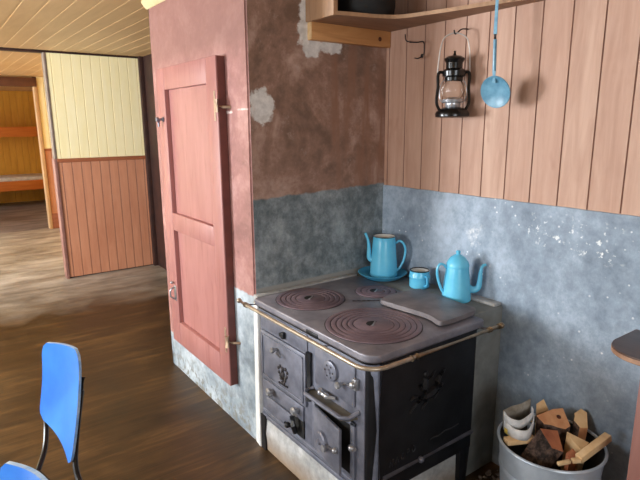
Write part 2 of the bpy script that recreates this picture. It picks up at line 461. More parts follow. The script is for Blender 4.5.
# hearth masonry around and under the stove
h = MB()
h.mi = 0; h.box((1.187,1.35,0),(1.80,YB,.176), .006)
h.mi = 2; h.box((1.797,1.352,0),(XW,YB,.795), .008, 2)
h.mi = 0; h.box((1.175,2.118,.768),(1.80,YB+.002,.806), .008)
h.mi = 1
pr = [(1.1775,z) for z in ()]
h.hexa([(1.172,2.128,.0),(1.20,2.122,.0),(1.20,2.18,.0),(1.179,2.185,.0),(1.179,2.128,.772),(1.20,2.122,.772),(1.20,2.168,.772),(1.181,2.168,.772)], .005)
h.mi = 0
h.box((1.96,1.36,.793),(XW,1.56,.808), .006)
struct(h.build('wall_hearth', [M['mortar'], M['whitewash'], M['mortar_grey']]))

GC = pmat('cream_groove', srgb(228,214,158), srgb(238,224,174), 9, .6); GW = pmat('wainscot_groove', srgb(136,86,62), srgb(154,102,76), 9, .6)  # darker bevel colours put the grooves' shade into the boards
# wall at the back of the kitchen
b = MB()
b.mi = 2; b.box((1.055,Y2+.012,0),(XW,Y2+.10,ZC+.01))
x = 1.11-.093*.5; xs = [1.066]
x = 1.11
while x < XW-.01: xs.append(x); x += .0935
xs.append(XW)
for a0, a1 in zip(xs, xs[1:]):
    for mi, z0, z1 in ((0,1.272,ZC-.018),(1,.012,1.236)):
        b.board([(a0+.0001,Y2+.014),(a0+.0001,Y2+.004),(a0+.0045,Y2),(a1-.0045,Y2),(a1-.0001,Y2+.004),(a1-.0001,Y2+.014)], z0, z1, mi, 4+mi)
b.mi = 3; b.box((1.066,Y2-.012,1.234),(XW,Y2+.014,1.274), .004)
wb = struct(b.build('wall_back', [M['cream'], M['wains'], M['darkwood'], M['wains_cap'], GC, GW], smooth=False))
struct(MB().box((1.036,Y2-.012,0),(1.067,Y2+.11,1.274), .004).build('trim_2', M['mauve']))
struct(MB().box((1.046,Y2-.006,1.274),(1.067,Y2+.11,ZC-.015), .003).build('trim_2', pmat('grey_trim', srgb(112,98,88), srgb(134,120,108), 9, .6)))
struct(MB().box((XL,Y2-.01,ZC-.02),(XW,Y2+.1,ZC+.006), .003).build('trim_3', M['darkwood']))
struct(MB().box((1.972,Y2-.05,0),(XW+.01,Y2+.02,ZC), .004).build('shade_post', M['darkwood']))  # dark post put in for the shaded strip in this corner
struct(MB().box((XL,Y2,0),(-.35,Y2+.1,ZC)).build('wall_back', M['cream'], smooth=False))
# inner wall with the bedroom doorway
b = MB()
b.mi = 2; b.box((1.43,Y3+.014,0),(XW+.02,Y3+.1,ZC+.01))
x = 1.475
while x < XW:
    x1 = min(x+.094, XW)
    for mi, z0, z1 in ((0,1.26,ZC),(1,.24,1.225)):
        b.board([(x+.001,Y3+.016),(x+.001,Y3+.005),(x+.006,Y3),(x1-.006,Y3),(x1-.001,Y3+.005),(x1-.001,Y3+.016)], z0, z1, mi, 4+mi)
    x = x1
b.mi = 3; b.box((1.475,Y3-.012,1.224),(XW,Y3+.014,1.262), .003)
struct(b.build('wall_inner', [M['cream'], M['wains'], M['darkwood'], M['wains_cap'], GC, GW], smooth=False))
struct(MB().box((1.47,Y3-.014,0),(XW,Y3+.014,.242), .004).build('baseboard_inner', M['wains_cap']))
struct(MB().box((1.425,Y3-.02,0),(1.472,Y3+.11,2.31), .004).build('trim_5', M['jamb']))
struct(MB().box((-.4,Y3-.03,2.185),(1.47,Y3+.11,2.312), .005).build('trim_6', M['lintel']))
struct(MB().box((XL,Y3,0),(-.4,Y3+.1,ZC)).build('wall_inner', M['cream'], smooth=False))
struct(MB().box((XW,Y2+.1,0),(XW+.1,YE,ZC+.01)).build('wall_right', M['ochre'], smooth=False))
b = MB(); x = XL
while x < XW:
    b.prism([(x+.001,YE+.02),(x+.001,YE+.006),(x+.006,YE),(x+.114,YE),(x+.119,YE+.006),(x+.119,YE+.02)], 0, ZC); x += .12
b.box((XL,YE+.015,0),(XW+.1,YE+.1,ZC+.01))
struct(b.build('wall_far', M['ochre'], smooth=False))
# unseen window wall and wall behind the camera, with real openings
def pierced(name, axis, pos, t, u0, u1, holes, mat):
    b = MB(); cuts = sorted({u0, u1, *[q for h_ in holes for q in h_[:2]]})
    for a0, a1 in zip(cuts, cuts[1:]):
        hs = [h_ for h_ in holes if h_[0] <= a0 and h_[1] >= a1]
        for z0, z1 in ([(0,ZC+.01)] if not hs else [(0,hs[0][2]),(hs[0][3],ZC+.01)]):
            if axis == 'x': b.box((pos-t,a0,z0),(pos,a1,z1))
            else: b.box((a0,pos-t,z0),(a1,pos,z1))
    return struct(b.build(name, mat, smooth=False))
HL = [(.9,2.3,.85,2.05),(3.5,4.7,.95,2.1),(7.0,8.6,.8,2.1),(10.4,12.0,.8,2.1)]
pierced('wall_left', 'x', XL, .12, YF, YE, HL, M['plainwall'])
HF = [(-1.2,.4,.9,2.0)]
pierced('wall_front', 'y', YF, .12, XL, XW+.1, HF, M['plainwall'])

# ------------------------------------------------------------------ cupboard door in the chimney
dy0, dy1, dz0, dz1, dx = 2.370, 3.175, .245, 1.918, 1.137
b = MB()
pan = [(dy0+.115,dy1-.125,dz0+.15,.985),(dy0+.115,dy1-.125,1.09,dz1-.12)]
ya, yb_, = pan[0][0], pan[0][1]
for a, q in (((dx,dy0,dz0),(XP-.004,ya,dz1)),((dx,yb_,dz0),(XP-.004,dy1,dz1)),((dx,ya,dz0),(XP-.004,yb_,pan[0][2])),
             ((dx,ya,pan[0][3]),(XP-.004,yb_,pan[1][2])),((dx,ya,pan[1][3]),(XP-.004,yb_,dz1))): b.box(a, q, .003)
door = struct(b.build('door_1', M['doorpink']))
tag(door, 'tall pink panelled cupboard door set in the chimney wall', None)
for (u0,u1,z0,z1) in pan:
    q = MB(); q.box((dx+.026,u0-.004,z0-.004),(XP-.006,u1+.004,z1+.004)); q.build('door_panel', M['doorpink'], door, smooth=False)
MB().box((dx+.006,dy0-.0025,dz0+.004),(XP-.003,dy0+.002,dz1-.004)).build('door_edge', M['dooredge'], door, smooth=False)
for zz in (1.69,.50):
    q = MB(); q.box((dx-.004,dy0+.018,zz-.07),(dx+.003,dy0+.034,zz+.07), .002)
    q.tube([(dx-.008,dy0-.004,zz-.03),(dx-.008,dy0-.004,zz+.03)], .011, 12)
    q.box((dx-.006,dy0-.004,zz-.02),(dx+.002,dy0+.022,zz+.02), .003)
    q.tube([(dx-.006,dy0-.004,zz),(XP-.03,dy0-.022,zz-.006),(XP+.001,dy0-.045,zz-.008)], .007, 8)
    q.build('hinge', M['hinge'], door)
q = MB(); q.lathe([(.014,0),(.014,-.006),(.007,-.01),(.007,-.026),(.013,-.03),(.013,-.042),(0,-.046)], (dx,3.095,1.635), (1,0,0), 16)
q.tube([(dx-.02,3.095,1.635),(dx-.022,3.115,1.62),(dx-.02,3.12,1.595)], .006, 8)
q.build('turn_button', M['iron'], door)
q = MB(); q.box((dx-.004,3.070,0.530),(dx+.002,3.100,0.630), .003)
q.tube(spline([(dx-.004,3.085,0.620),(dx-.03,3.085,0.605),(dx-.032,3.085,0.565),(dx-.004,3.085,0.540)],5), .0055, 8)
q.ball((dx-.012,3.105,0.645), .009)
q.build('latch', M['steel'], door)

# ------------------------------------------------------------------ the iron stove
st = empty('cooking_stove', (1.5,1.72,.18), 'black cast iron wood-burning cooking stove on a mortar plinth in the corner', 'stove')
SX0, SX1, SY0, SY1, SZ0, SZ1 = 1.195, 1.800, 1.328, 2.12, .178, .766
b = MB()
# shell with a rounded front corner
pl = [(SX1,SY0),(SX1,SY1),(SX0,SY1)] + arc(SX0+.032,SY0+.032,.032,180,270,6)
b.prism(pl, SZ0, SZ1)
b.build('stove_body', [M['iron_dark']], st)
# front plate and corner column, window light put in as lighter grey
fp = MB(); fp.box((SX0-.004,1.355,SZ0+.02),(SX0+.006,SY1,SZ1-.008), .002); fp.build('front_plate', M['iron'], st)
q = MB(); q.tube([(SX0+.038,SY0+.038,SZ0),(SX0+.038,SY0+.038,SZ1)], .046, 28); 
q.build('corner_column', M['iron'], st)
q = MB()
q.box((SX0-.012,SY0+.06,SZ0-.002),(SX0+.02,SY1,SZ0+.022), .005); q.box((SX0-.008,SY0+.07,SZ0+.028),(SX0+.02,SY1,SZ0+.046), .005)
q.build('base_moulding', M['iron'], st)
q = MB(); q.tube([(SX0+.07,SY0-.004,.252),(SX1,SY0-.004,.256)], .009, 10); q.ball((1.47,SY0-.008,.254), .014)
q.build('side_moulding', M['steel'] if False else M['iron'], st)
for (x, y, z0) in ((1.735,SY0+.002,.0),(1.205,2.10,.0)):
    q = MB(); 
    if x > 1.5: q.hexa([(x,y,z0),(x+.05,y,z0),(x+.05,y+.022,z0),(x,y+.022,z0),(x-.005,y-.004,.19),(x+.062,y-.004,.19),(x+.062,y+.026,.19),(x-.005,y+.026,.19)], .004)
    else:
        q.prism([(2.085,.0),(2.085,.05),(2.095,.09),(2.085,.14),(2.08,.19),(2.122,.19),(2.122,.0)], SX0-.018, SX0+.012, 'yz')
    q.build('stove_leg', M['iron_dark'], st)
# cooktop slab, rounded corners
tx0, tx1, ty0, ty1 = 1.156, 1.792, 1.282, 2.12
r = .065
pl = arc(tx0+r,ty0+r,r,180,270,8) + arc(tx1-.02,ty0+.02,.02,270,360,4) + arc(tx1-.02,ty1-.02,.02,0,90,4) + arc(tx0+.02,ty1-.02,.02,90,180,4)
b = MB(); b.prism(pl, .768, .800, 'xy', .006, 3); b.build('cooktop', M['iron_top'], st)
b = MB(); pl2 = [(SX0-.012,SY0-.012)]
pl2 = arc(SX0-.012+.045,SY0-.012+.045,.045,180,270,8)+[(SX1,SY0-.012),(SX1,SY1),(SX0-.012,SY1)]
b.prism(pl2, .744, .769, 'xy', .003); b.build('top_collar', M['iron_dark'], st)
b = MB(); b.box((tx0-.004,1.60,.764),(tx0+.012,1.68,.785), .004); b.build('edge_bracket', M['iron_dark'], st)
# burners: groove bed, rings, lid with its lifting slot
for (bx, by, R, n) in ((1.364,1.945,.160,4),(1.378,1.520,.196,5),(1.682,1.842,.098,2)):
    q = MB(); q.lathe([(R+.004,.7995),(R+.004,.8008),(0,.8008)], (bx,by,0), seg=64, cap0=False); bed = q.build('burner_bed', M['iron_rim'], st)
    lid = R*.42; step = (R-lid)/n
    for i in range(n):
        r1 = R - i*step; r0 = r1 - step + .0035
        q = MB(); q.lathe([(r0,.8009),(r0,.8032),(r0+.0015,.8045),(r1-.002,.8045),(r1,.8032),(r1,.8009)], (bx,by,0), seg=64, cap0=False, cap1=False)
        q.build('burner_ring', M['iron_ring'], bed)
    q = MB(); q.lathe([(lid,.8009),(lid,.8035),(lid-.002,.8048),(0,.8048)], (bx,by,0), seg=48, cap0=False)
    ld = q.build('burner_lid', M['iron_ring'], bed)
    q = MB(); pl = arc(bx,by,.030,200,20,10); q.prism([(x,y) for x,y in pl], .8046, .8052); q.build('lifting_slot', M['black'], ld, smooth=False)
    q = MB(); q.tube([(bx-.018,by-.014,.8056),(bx+.02,by+.012,.8056)], .0035, 8); q.build('slot_bar', M['steel'], ld)
for (bx, by, R) in ((1.545,1.735,.0),):
    pass
q = MB()
for i in range(4): q.tube([(1.50+.02*i,1.80-.012*i,.8006),(1.545+.02*i,1.765-.012*i,.8006)], .0028, 6)
q.build('cooktop_slot', M['iron_rim'], st)

# rail around the top
RZ = .772
front = [(1.118,2.185,RZ+.004),(1.118,2.14,RZ),(1.116,1.75,RZ),(1.116,1.345,RZ)]
cor = [(x,y,RZ) for x,y in arc(1.116+.08,1.325,.08,180,270,8)]
q = MB(); q.tube(front+cor+[(1.33,1.243,RZ)], .0085, 12)
q.ball((1.118,2.19,RZ+.004), .0125); q.tube([(1.118,2.13,RZ),(1.118,2.118,RZ)], .013, 12)
rail = q.build('towel_rail', M['brass'], st)
q = MB(); q.tube([(1.33,1.243,RZ),(1.83,1.243,RZ)], .0085, 12); q.tube([(1.315,1.243,RZ),(1.345,1.243,RZ)], .0125, 12)
q.tube([(1.825,1.243,RZ),(1.835,1.243,RZ)], .012, 12); q.ball((1.846,1.243,RZ), .014); q.tube([(1.76,1.243,RZ),(1.775,1.243,RZ)], .012, 12)
q.build('side_rail', pmat('dull_brass', srgb(128,112,92), srgb(166,148,122), 20, .35, metal=.75), st)
for P in (((1.118,2.12,RZ),(1.19,2.112,RZ-.006)),((1.767,1.243,RZ),(1.767,1.31,RZ-.004)),((1.118,1.52,RZ),(1.18,1.52,RZ-.004))):
    q = MB(); q.tube(P, .007, 8); q.build('rail_bracket', M['iron'], st)

# front doors and fittings  (front plane faces -x)
FX = SX0-.004
def plate(y0, y1, z0, z1, t=.012, x=FX, bev=.004, b=None):
    b = b or MB(); b.box((x-t,y0,z0),(x+.001,y1,z1), bev); return b
def knob(b, y, z, x, r=.013, L=.03):
    b.lathe([(r*.55,0),(r*.55,-L*.5),(r,-L*.55),(r*1.05,-L*.8),(r*.7,-L),(0,-L*1.02)], (x,y,z), (1,0,0), 14); return b
# upper left door with crest
q = plate(1.728, 2.105, .40, .645); ovd = q.build('oven_door', M['iron'], st)
q = MB()
for A, B in (((1.741,.415),(1.751,.63)),((2.082,.415),(2.092,.63)),((1.741,.415),(2.092,.424)),((1.741,.622),(2.092,.63))): q.box((FX-.017,A[0],A[1]),(FX-.011,B[0],B[1]), .002)
q.build('door_border', M['iron'], ovd)
q = MB()
cy, cz = 1.905, .487
for k in range(14):
    a = 2*PI*k/14; rr = .032+.009*math.sin(3*a)
    q.ball((FX-.014,cy+rr*math.cos(a),cz+rr*1.15*math.sin(a)), .0085, .6, 1, 1, 8)
q.tube([(FX-.014,cy-.012,cz-.03),(FX-.015,cy+.006,cz),(FX-.014,cy-.004,cz+.034)], .007, 8)
q.ball((FX-.014,cy,cz), .014, .5, 1, 1.3); q.tube([(FX-.013,cy-.04,cz-.048),(FX-.013,cy+.035,cz-.052)], .005, 8)
q.build('crest_relief', M['iron_rim'], ovd)
q = knob(MB(), 1.955, .592, FX-.012, .013, .034); q.tube([(FX-.03,1.93,.587),(FX-.032,1.895,.58)], .006, 8); q.build('door_knob', M['steel'], ovd)
q = plate(1.72, 2.105, .655, .735, .006); up = q.build('upper_strip', M['iron'], st)
q = MB(); q.box((FX-.022,1.885,.664),(FX-.005,1.905,.695), .003); q.box((FX-.016,1.91,.664),(FX-.005,1.93,.682), .003); q.build('strip_catch', M['iron_dark'], up)
q = MB(); q.tube([(FX-.008,1.704,.445),(FX-.008,1.704,.665)], .014, 14); q.build('hinge_rod', M['iron_dark'], st)
# fire door with draught rosette
q = plate(1.405, 1.66, .545, .715, .008); fd = q.build('fire_door', M['iron'], st)
q = MB(); q.lathe([(.042,0),(.042,-.01),(.036,-.014),(.012,-.014),(.009,-.02),(0,-.021)], (FX-.008,1.546,.645), (1,0,0), 28); ro = q.build('draught_rosette', M['iron'], fd)
q = MB()
for k in range(6):
    a = 2*PI*k/6; q.box((FX-.0235,1.546+.025*math.cos(a)-.003,.645+.025*math.sin(a)-.003),(FX-.021,1.546+.025*math.cos(a)+.003,.645+.025*math.sin(a)+.003))
q.build('draught_hole', M['black'], ro, smooth=False)
q = knob(MB(), 1.478, .616, FX-.008, .014, .032); q.build('door_knob', M['steel'], fd)
q = MB(); q.box((FX-.02,1.385,.625),(FX-.002,1.41,.67), .004); q.ball((FX-.022,1.398,.648), .015); q.tube([(FX-.02,1.398,.648),(FX-.026,1.445,.635)], .006, 8); q.build('door_catch', M['steel'], fd)
# projecting ash ledge
q = MB()
lx = FX-.058
q.prism([(FX,1.68),(lx+.02,1.68),(lx,1.66),(lx,1.43),(lx+.02,1.405),(FX,1.395)], .498, .508, 'xy', .002)
ledge = q.build('ash_ledge', pmat('ledge_iron', srgb(96,92,80), srgb(124,118,102), 12, .5, metal=.3), st)
q = MB(); q.tube([(FX,1.683,.512),(lx+.02,1.683,.512),(lx,1.662,.512),(lx,1.428,.512),(lx+.02,1.403,.512),(FX,1.385,.535)], .009, 10); q.build('ledge_rim', M['iron'], ledge)
q = MB(); q.tube([(FX-.01,1.62,.535),(FX-.03,1.60,.538),(FX-.03,1.54,.538),(FX-.01,1.52,.535)], .008, 8); q.ball((FX-.032,1.59,.54), .013); q.ball((FX-.032,1.55,.54), .012)
q.build('damper_handle', M['steel'], st)
# lower left: two ash doors
q = plate(1.752, 2.10, .318, .392, .01); dr = q.build('upper_drawer', M['iron'], st)
for yy in (2.005,1.79):
    q = knob(MB(), yy, .362, FX-.01, .018, .034); q.tube([(FX-.035,yy,.362),(FX-.035,yy-.03,.355)], .008, 8); q.build('drawer_knob', M['steel'], dr)
q = plate(1.842, 2.065, .235, .31, .012); ad = q.build('ash_door', M['iron'], st)
q = MB(); q.box((FX-.006,1.752,.232),(FX+.002,1.838,.318)); q.build('ash_opening', M['black'], st, smooth=False)  # flat black sheet put in for the shade of the opening
q = MB(); q.tube([(FX-.03,1.81,.33),(FX-.034,1.795,.29),(FX-.02,1.80,.25)], .012, 10); q.ball((FX-.036,1.84,.272), .014); q.tube([(FX-.03,1.87,.268),(FX-.034,1.82,.275)], .006, 8); q.build('ash_latch', M['iron_dark'], ad)
# lower right: dark opening and a door standing ajar (hinged on its far side)
q = MB(); q.box((FX-.004,1.415,.245),(FX+.003,1.67,.47)); q.build('ash_mouth', M['black'], st, smooth=False)  # thin black plate painted for the dark inside the mouth
q = MB()
for A, B in (((1.40,.235),(1.425,.482)),((1.40,.466),(1.68,.482)),((1.66,.235),(1.68,.482))): q.box((FX-.012,A[0],A[1]),(FX+.001,B[0],B[1]), .003)
q.build('mouth_frame', M['iron'], st)
an = math.radians(8); hy = 1.650
def od(u, t): # u along the door from its hinge, t out
    return (FX-.012 - u*math.sin(an) - t*math.cos(an), hy - u*math.cos(an) + t*math.sin(an))
q = MB(); W_ = .215
p = [od(0,0), od(W_,0), od(W_,.013), od(0,.013)]
q.hexa([(*p[0],.252),(*p[1],.252),(*p[2],.252),(*p[3],.252),(*p[0],.452),(*p[1],.452),(*p[2],.452),(*p[3],.452)], .004)
ld_ = q.build('draught_door', M['iron'], st)
dcen = od(.085,.013); dax = (-math.cos(an), math.sin(an), 0)
q = MB(); q.lathe([(.042,0),(.042,.012),(.036,.018),(.014,.018),(.01,.026),(0,.027)], (*dcen,.335), dax, 28); q.build('draught_dial', M['steel'] if False else M['iron'], ld_)
q = MB(); kx = od(.135,.013); q.lathe([(.008,0),(.008,.016),(.014,.018),(.014,.03),(0,.034)], (*kx,.335), dax, 14)
kx2 = od(.195,.02); q.ball((*kx2,.355), .013); q.tube([(*od(.14,.025),.338),(*kx2,.355)], .006, 8); q.build('door_knob', M['steel'], ld_)
q = MB(); q.ball((FX-.018,1.408,.378), .014); q.tube([(FX-.01,1.43,.372),(FX-.016,1.39,.38)], .008, 8); q.build('door_catch', M['steel'], st)

# side: rider relief and raised lettering, on the plane y = SY0
sy = SY0-.001
q = MB()
def rel(pts, rr): q.tube([(x, sy, z) for x, z in pts], rr, 8)
def RX(px, py): return (1.40+(px-130)*.00078, .645-(py-95)*.00050)
rel([RX(205,330),RX(235,325),RX(270,320),RX(300,300),RX(330,285)], [.012,.020,.021,.021,.013])           # trunk
rel([RX(305,300),RX(330,240),RX(350,190)], [.018,.014,.010]); rel([RX(345,190),RX(372,165),RX(385,150)], [.012,.009,.006])   # neck and head
rel([RX(215,340),RX(180,355),RX(155,385),RX(138,415)], [.011,.009,.006,.006])
rel([RX(240,345),RX(250,380),RX(232,410),RX(228,435)], [.012,.009,.006,.006])
rel([RX(310,310),RX(345,330),RX(330,360),RX(305,375)], [.010,.007,.005,.005]); rel([RX(320,300),RX(365,300),RX(372,270)], [.009,.006,.005])
rel([RX(205,325),RX(180,300),RX(158,290),RX(138,310)], [.007,.007,.008,.005])                              # tail
rel([RX(238,310),RX(232,250),RX(235,190),RX(240,165)], [.016,.017,.016,.010])                              # rider
q.ball((RX(242,135)[0],sy,RX(242,135)[1]), .014, 1, .6, 1.1); rel([RX(225,185),RX(200,215),RX(215,245)], [.009,.008,.006]); rel([RX(250,185),RX(290,170),RX(310,130)], [.008,.006,.005])
rel([RX(245,300),RX(270,340),RX(262,370)], [.010,.008,.007])
q.build('rider_relief', M['iron_dark'], st)
q = MB()
def RL(px, py): return (1.222+(px)*.00135, .345-(py)*.00115)
# worn raised strokes along the foot of the side plate
def let(x0, z0, s):
    return
X0 = 1.30
for k, gl in enumerate([[(0,0),(.004,.03),(.014,.0),(.018,.03)], [(0,0),(.008,.03),(.018,0)], [(.016,.026),(.004,.028),(.0,.012),(.006,0),(.016,.004)], [(0,0),(.002,.028),(.012,.03),(.014,.016),(.004,.014)], [(0,.015),(.006,.03),(.016,.022),(.016,.008),(.006,0),(0,.015)]]):
    q.tube([(X0+k*.031+a, sy, .285+k*.004+b_) for a, b_ in gl], .0022, 6)
q.tube(spline([(1.52,sy,.318),(1.55,sy,.322),(1.58,sy,.318),(1.62,sy,.326),(1.66,sy,.323),(1.71,sy,.328)],4), .0026, 6)
q.build('raised_lettering', M['relief'], st)

# ------------------------------------------------------------------ things on the cooktop
pts = spline([(1.563,1.669,0),(1.578,1.69,0),(1.66,1.711,0)],3)+spline([(1.805,1.702,0),(1.829,1.686,0)],1)+[Vector((1.819,1.359,0)),Vector((1.80,1.342,0))]
pts += spline([(1.785,1.334,0),(1.68,1.328,0),(1.585,1.330,0),(1.573,1.352,0),(1.590,1.405,0),(1.592,1.456,0),(1.583,1.52,0),(1.570,1.617,0)],4)
pts = [(p.x,p.y) for p in pts]
b = MB(); b.prism(pts, .8055, .826, 'xy', .004, 2)
tag(b.build('cover_plate', pmat('loose_plate', srgb(104,99,102), srgb(134,127,128), 10, .5, coord='pos', bump=.15, metal=.1)), 'loose flat grey-brown plate with a wavy edge lying on the cooktop', 'plate')

def handle_pts(c, d, P): # P: (out, z)
    return spline([(c[0]+d[0]*u, c[1]+d[1]*u, z) for u, z in P], 6)
# saucer dish
dc = (1.882,2.010)
q = MB(); q.lathe([(0,.8065),(.085,.8065),(.088,.802),(.095,.802),(.128,.826),(.131,.829),(.128,.831),(.092,.810),(.085,.8095),(0,.8095)], (*dc,0), seg=56)
ds = q.build('enamel_dish', M['blue_dark']); tag(ds, 'round blue enamel dish with a raised rim under the lidless coffee pot', 'dish')
# pot one, lidless
p1 = (1.884,2.004); z0 = .8105
pe = empty('coffee_pot', (*p1,z0), 'tall blue enamel coffee pot without a lid standing in a dish', 'coffee pot')
q = MB(); q.lathe([(0,z0),(.070,z0),(.074,z0+.006),(.073,z0+.02),(.060,z0+.19),(.0575,z0+.208),(.058,z0+.214)], (*p1,0), seg=48, cap1=False)
q.mi = 1; q.lathe([(.058,z0+.214),(.0545,z0+.213),(.056,z0+.19),(.068,z0+.02),(0,z0+.012)], (*p1,0), seg=48, cap0=False)
pb = q.build('pot_body', [M['blue'], M['white']], pe)
q = MB(); q.lathe([(.0572,z0+.213),(.0588,z0+.2125),(.0592,z0+.2148),(.0575,z0+.216),(.0562,z0+.2148),(.0572,z0+.213)], (*p1,0), seg=48, cap0=False, cap1=False); q.build('pot_rim', M['rimblack'], pe)
dl = Vector((-.82,.57)); q = MB(); sp = handle_pts(p1, dl, [(.062,z0+.085),(.078,z0+.10),(.080,z0+.15),(.086,z0+.195),(.100,z0+.232)])
n = len(sp); q.tube(sp, [.016-.009*min(1,i/(n*.7)) for i in range(n)], 14); q.build('spout', M['blue'], pe)
dr_ = (.70,-.71); q = MB(); q.tube(handle_pts(p1, dr_, [(.058,z0+.175),(.08,z0+.19),(.102,z0+.175),(.112,z0+.14),(.105,z0+.09),(.085,z0+.045),(.069,z0+.03)]), .0062, 10)
q.build('pot_handle', M['blue'], pe)
# mug
pm = (1.912,1.772); z0 = .797
me_ = empty('enamel_mug', (*pm,z0), 'small blue enamel mug between the two coffee pots', 'mug')
q = MB(); q.lathe([(0,z0),(.044,z0),(.050,z0+.008),(.050,z0+.05),(.053,z0+.056),(.050,z0+.064),(.0475,z0+.088)], (*pm,0), seg=40, cap1=False)
q.mi = 1; q.lathe([(.0475,z0+.088),(.045,z0+.0875),(.046,z0+.01),(0,z0+.006)], (*pm,0), seg=40, cap0=False)
q.build('mug_body', [M['blue'], M['white']], me_)
q = MB(); q.lathe([(.0445,z0+.0865),(.0485,z0+.0865),(.0495,z0+.090),(.0465,z0+.092),(.0438,z0+.0895),(.0445,z0+.0865)], (*pm,0), seg=40, cap0=False, cap1=False); q.build('mug_rim', M['rimblack'], me_)
q = MB(); q.tube(handle_pts(pm, (-.25,-.97), [(.047,z0+.068),(.068,z0+.066),(.072,z0+.04),(.064,z0+.022),(.049,z0+.02)]), .006, 10); q.build('mug_handle', M['blue_dark'], me_)
# pot two, lidded
p2 = (1.905,1.532); z0 = .797
pe = empty('coffee_pot', (*p2,z0), 'blue enamel coffee pot with a domed lid and curved spout pointing right', 'coffee pot')
q = MB(); q.lathe([(0,z0),(.063,z0),(.067,z0+.005),(.066,z0+.02),(.050,z0+.165),(.049,z0+.172),(0,z0+.172)], (*p2,0), seg=44); q.build('pot_body', M['blue'], pe)
q = MB(); q.lathe([(.0505,z0+.158),(.0525,z0+.164),(.0515,z0+.172),(.046,z0+.186),(.034,z0+.203),(.018,z0+.214),(.0095,z0+.218),(.009,z0+.223),(.0115,z0+.228),(.0085,z0+.235),(0,z0+.237)], (*p2,0), seg=44, cap0=False); q.build('pot_lid', M['blue'], pe)
dr2 = Vector((.72,-.69)); q = MB(); sp = handle_pts(p2, dr2, [(.050,z0+.058),(.075,z0+.050),(.097,z0+.062),(.103,z0+.10),(.105,z0+.14),(.112,z0+.165),(.128,z0+.172)])
n = len(sp); q.tube(sp, [.019-.0125*min(1,i/(n*.75)) for i in range(n)], 14); q.build('spout', M['blue'], pe)
dl2 = (-.86,.51); q = MB(); q.tube(handle_pts(p2, dl2, [(.050,z0+.150),(.066,z0+.17),(.085,z0+.172),(.096,z0+.145),(.090,z0+.10),(.074,z0+.055),(.062,z0+.035)]), .0058, 10); q.build('pot_handle', M['blue'], pe)

# ------------------------------------------------------------------ lantern
L = (1.93,1.626); 
le = empty('hurricane_lantern', (*L,1.625), 'black hurricane lantern with a glass globe hanging by a pale wire bail', 'lantern')
q = MB(); q.lathe([(0,1.626),(.062,1.626),(.074,1.63),(.076,1.642),(.072,1.652),(.060,1.664),(.036,1.672),(0,1.674)], (*L,0), seg=36); q.build('fuel_tank', M['lblack'], le)
q = MB(); q.lathe([(.030,1.672),(.034,1.68),(.034,1.69),(.046,1.695),(.048,1.705),(.040,1.708),(.024,1.714),(.016,1.72),(0,1.722)], (*L,0), seg=30, cap0=False); q.build('burner', M['steel'], le)
q = MB(); q.lathe([(.034,1.708),(.046,1.722),(.052,1.742),(.047,1.765),(.036,1.785)], (*L,0), seg=32, cap0=False, cap1=False)
q.lathe([(.0325,1.785),(.0445,1.764),(.0495,1.742),(.0435,1.723),(.0325,1.71)], (*L,0), seg=32, cap0=False, cap1=False); q.build('glass_globe', M['glass'], le)
q = MB(); q.lathe([(.034,1.782),(.040,1.786),(.040,1.80),(.050,1.806),(.052,1.826),(.044,1.834),(.036,1.838),(.036,1.862),(.039,1.866),(.045,1.876),(.044,1.881),(.030,1.89),(.008,1.894),(.004,1.905),(.006,1.912),(0,1.914)], (*L,0), seg=32); q.build('chimney_cap', M['lblack'], le)
ux, uy = .78, -.62  # plane of the two side tubes, roughly square to the view
for s in (-1, 1):
    q = MB(); q.tube(spline([(L[0]+ux*s*u, L[1]+uy*s*u, z) for u, z in [(.048,1.822),(.064,1.822),(.070,1.805),(.068,1.76),(.072,1.71),(.070,1.685),(.058,1.66)]],5), .0068, 10); q.build('side_tube', M['lblack'], le)
    q = MB(); q.tube(spline([(L[0]+ux*s*u, L[1]+uy*s*u, z) for u, z in [(.03,1.80),(.053,1.775),(.060,1.74),(.056,1.705),(.04,1.69)]],5), .0022, 6); q.build('globe_guard', M['steel'], le)
q = MB(); q.tube(spline([(L[0]+ux*u, L[1]+uy*u, z) for u, z in [(-.073,1.815),(-.070,1.86),(-.062,1.93),(-.045,1.97),(0,1.987),(.045,1.97),(.062,1.93),(.068,1.86),(.070,1.815)]],6), .0032, 8)
q.build('bail', M['bail'], le)
q = MB(); q.tube(spline([(XW+.004,1.626,2.01),(1.97,1.626,2.006),(1.935,1.626,1.985),(1.924,1.626,1.984),(1.918,1.626,1.998)],5), .003, 8)
tag(q.build('lantern_hook', M['iron_dark']), 'thin dark iron hook in the plank wall holding the lantern', 'hook')
q = MB(); q.tube(spline([(1.995,2.0,2.035),(1.99,1.988,2.005),(1.985,1.95,1.992),(1.98,1.90,1.985),(1.975,1.858,1.982),(1.97,1.846,1.95),(1.972,1.853,1.92),(1.978,1.89,1.91),(1.985,1.92,1.915)],5), .0028, 8)
q.tube([(1.98,1.95,1.992),(XW+.004,1.952,1.994)], .004, 8)
q.lathe([(.009,0),(.009,.004),(0,.006)], (1.972,1.858,1.918), (-1,0,0), 12)
tag(q.build('wall_hook', M['iron_dark']), 'curled dark iron hook on the plank wall left of the lantern', 'hook')
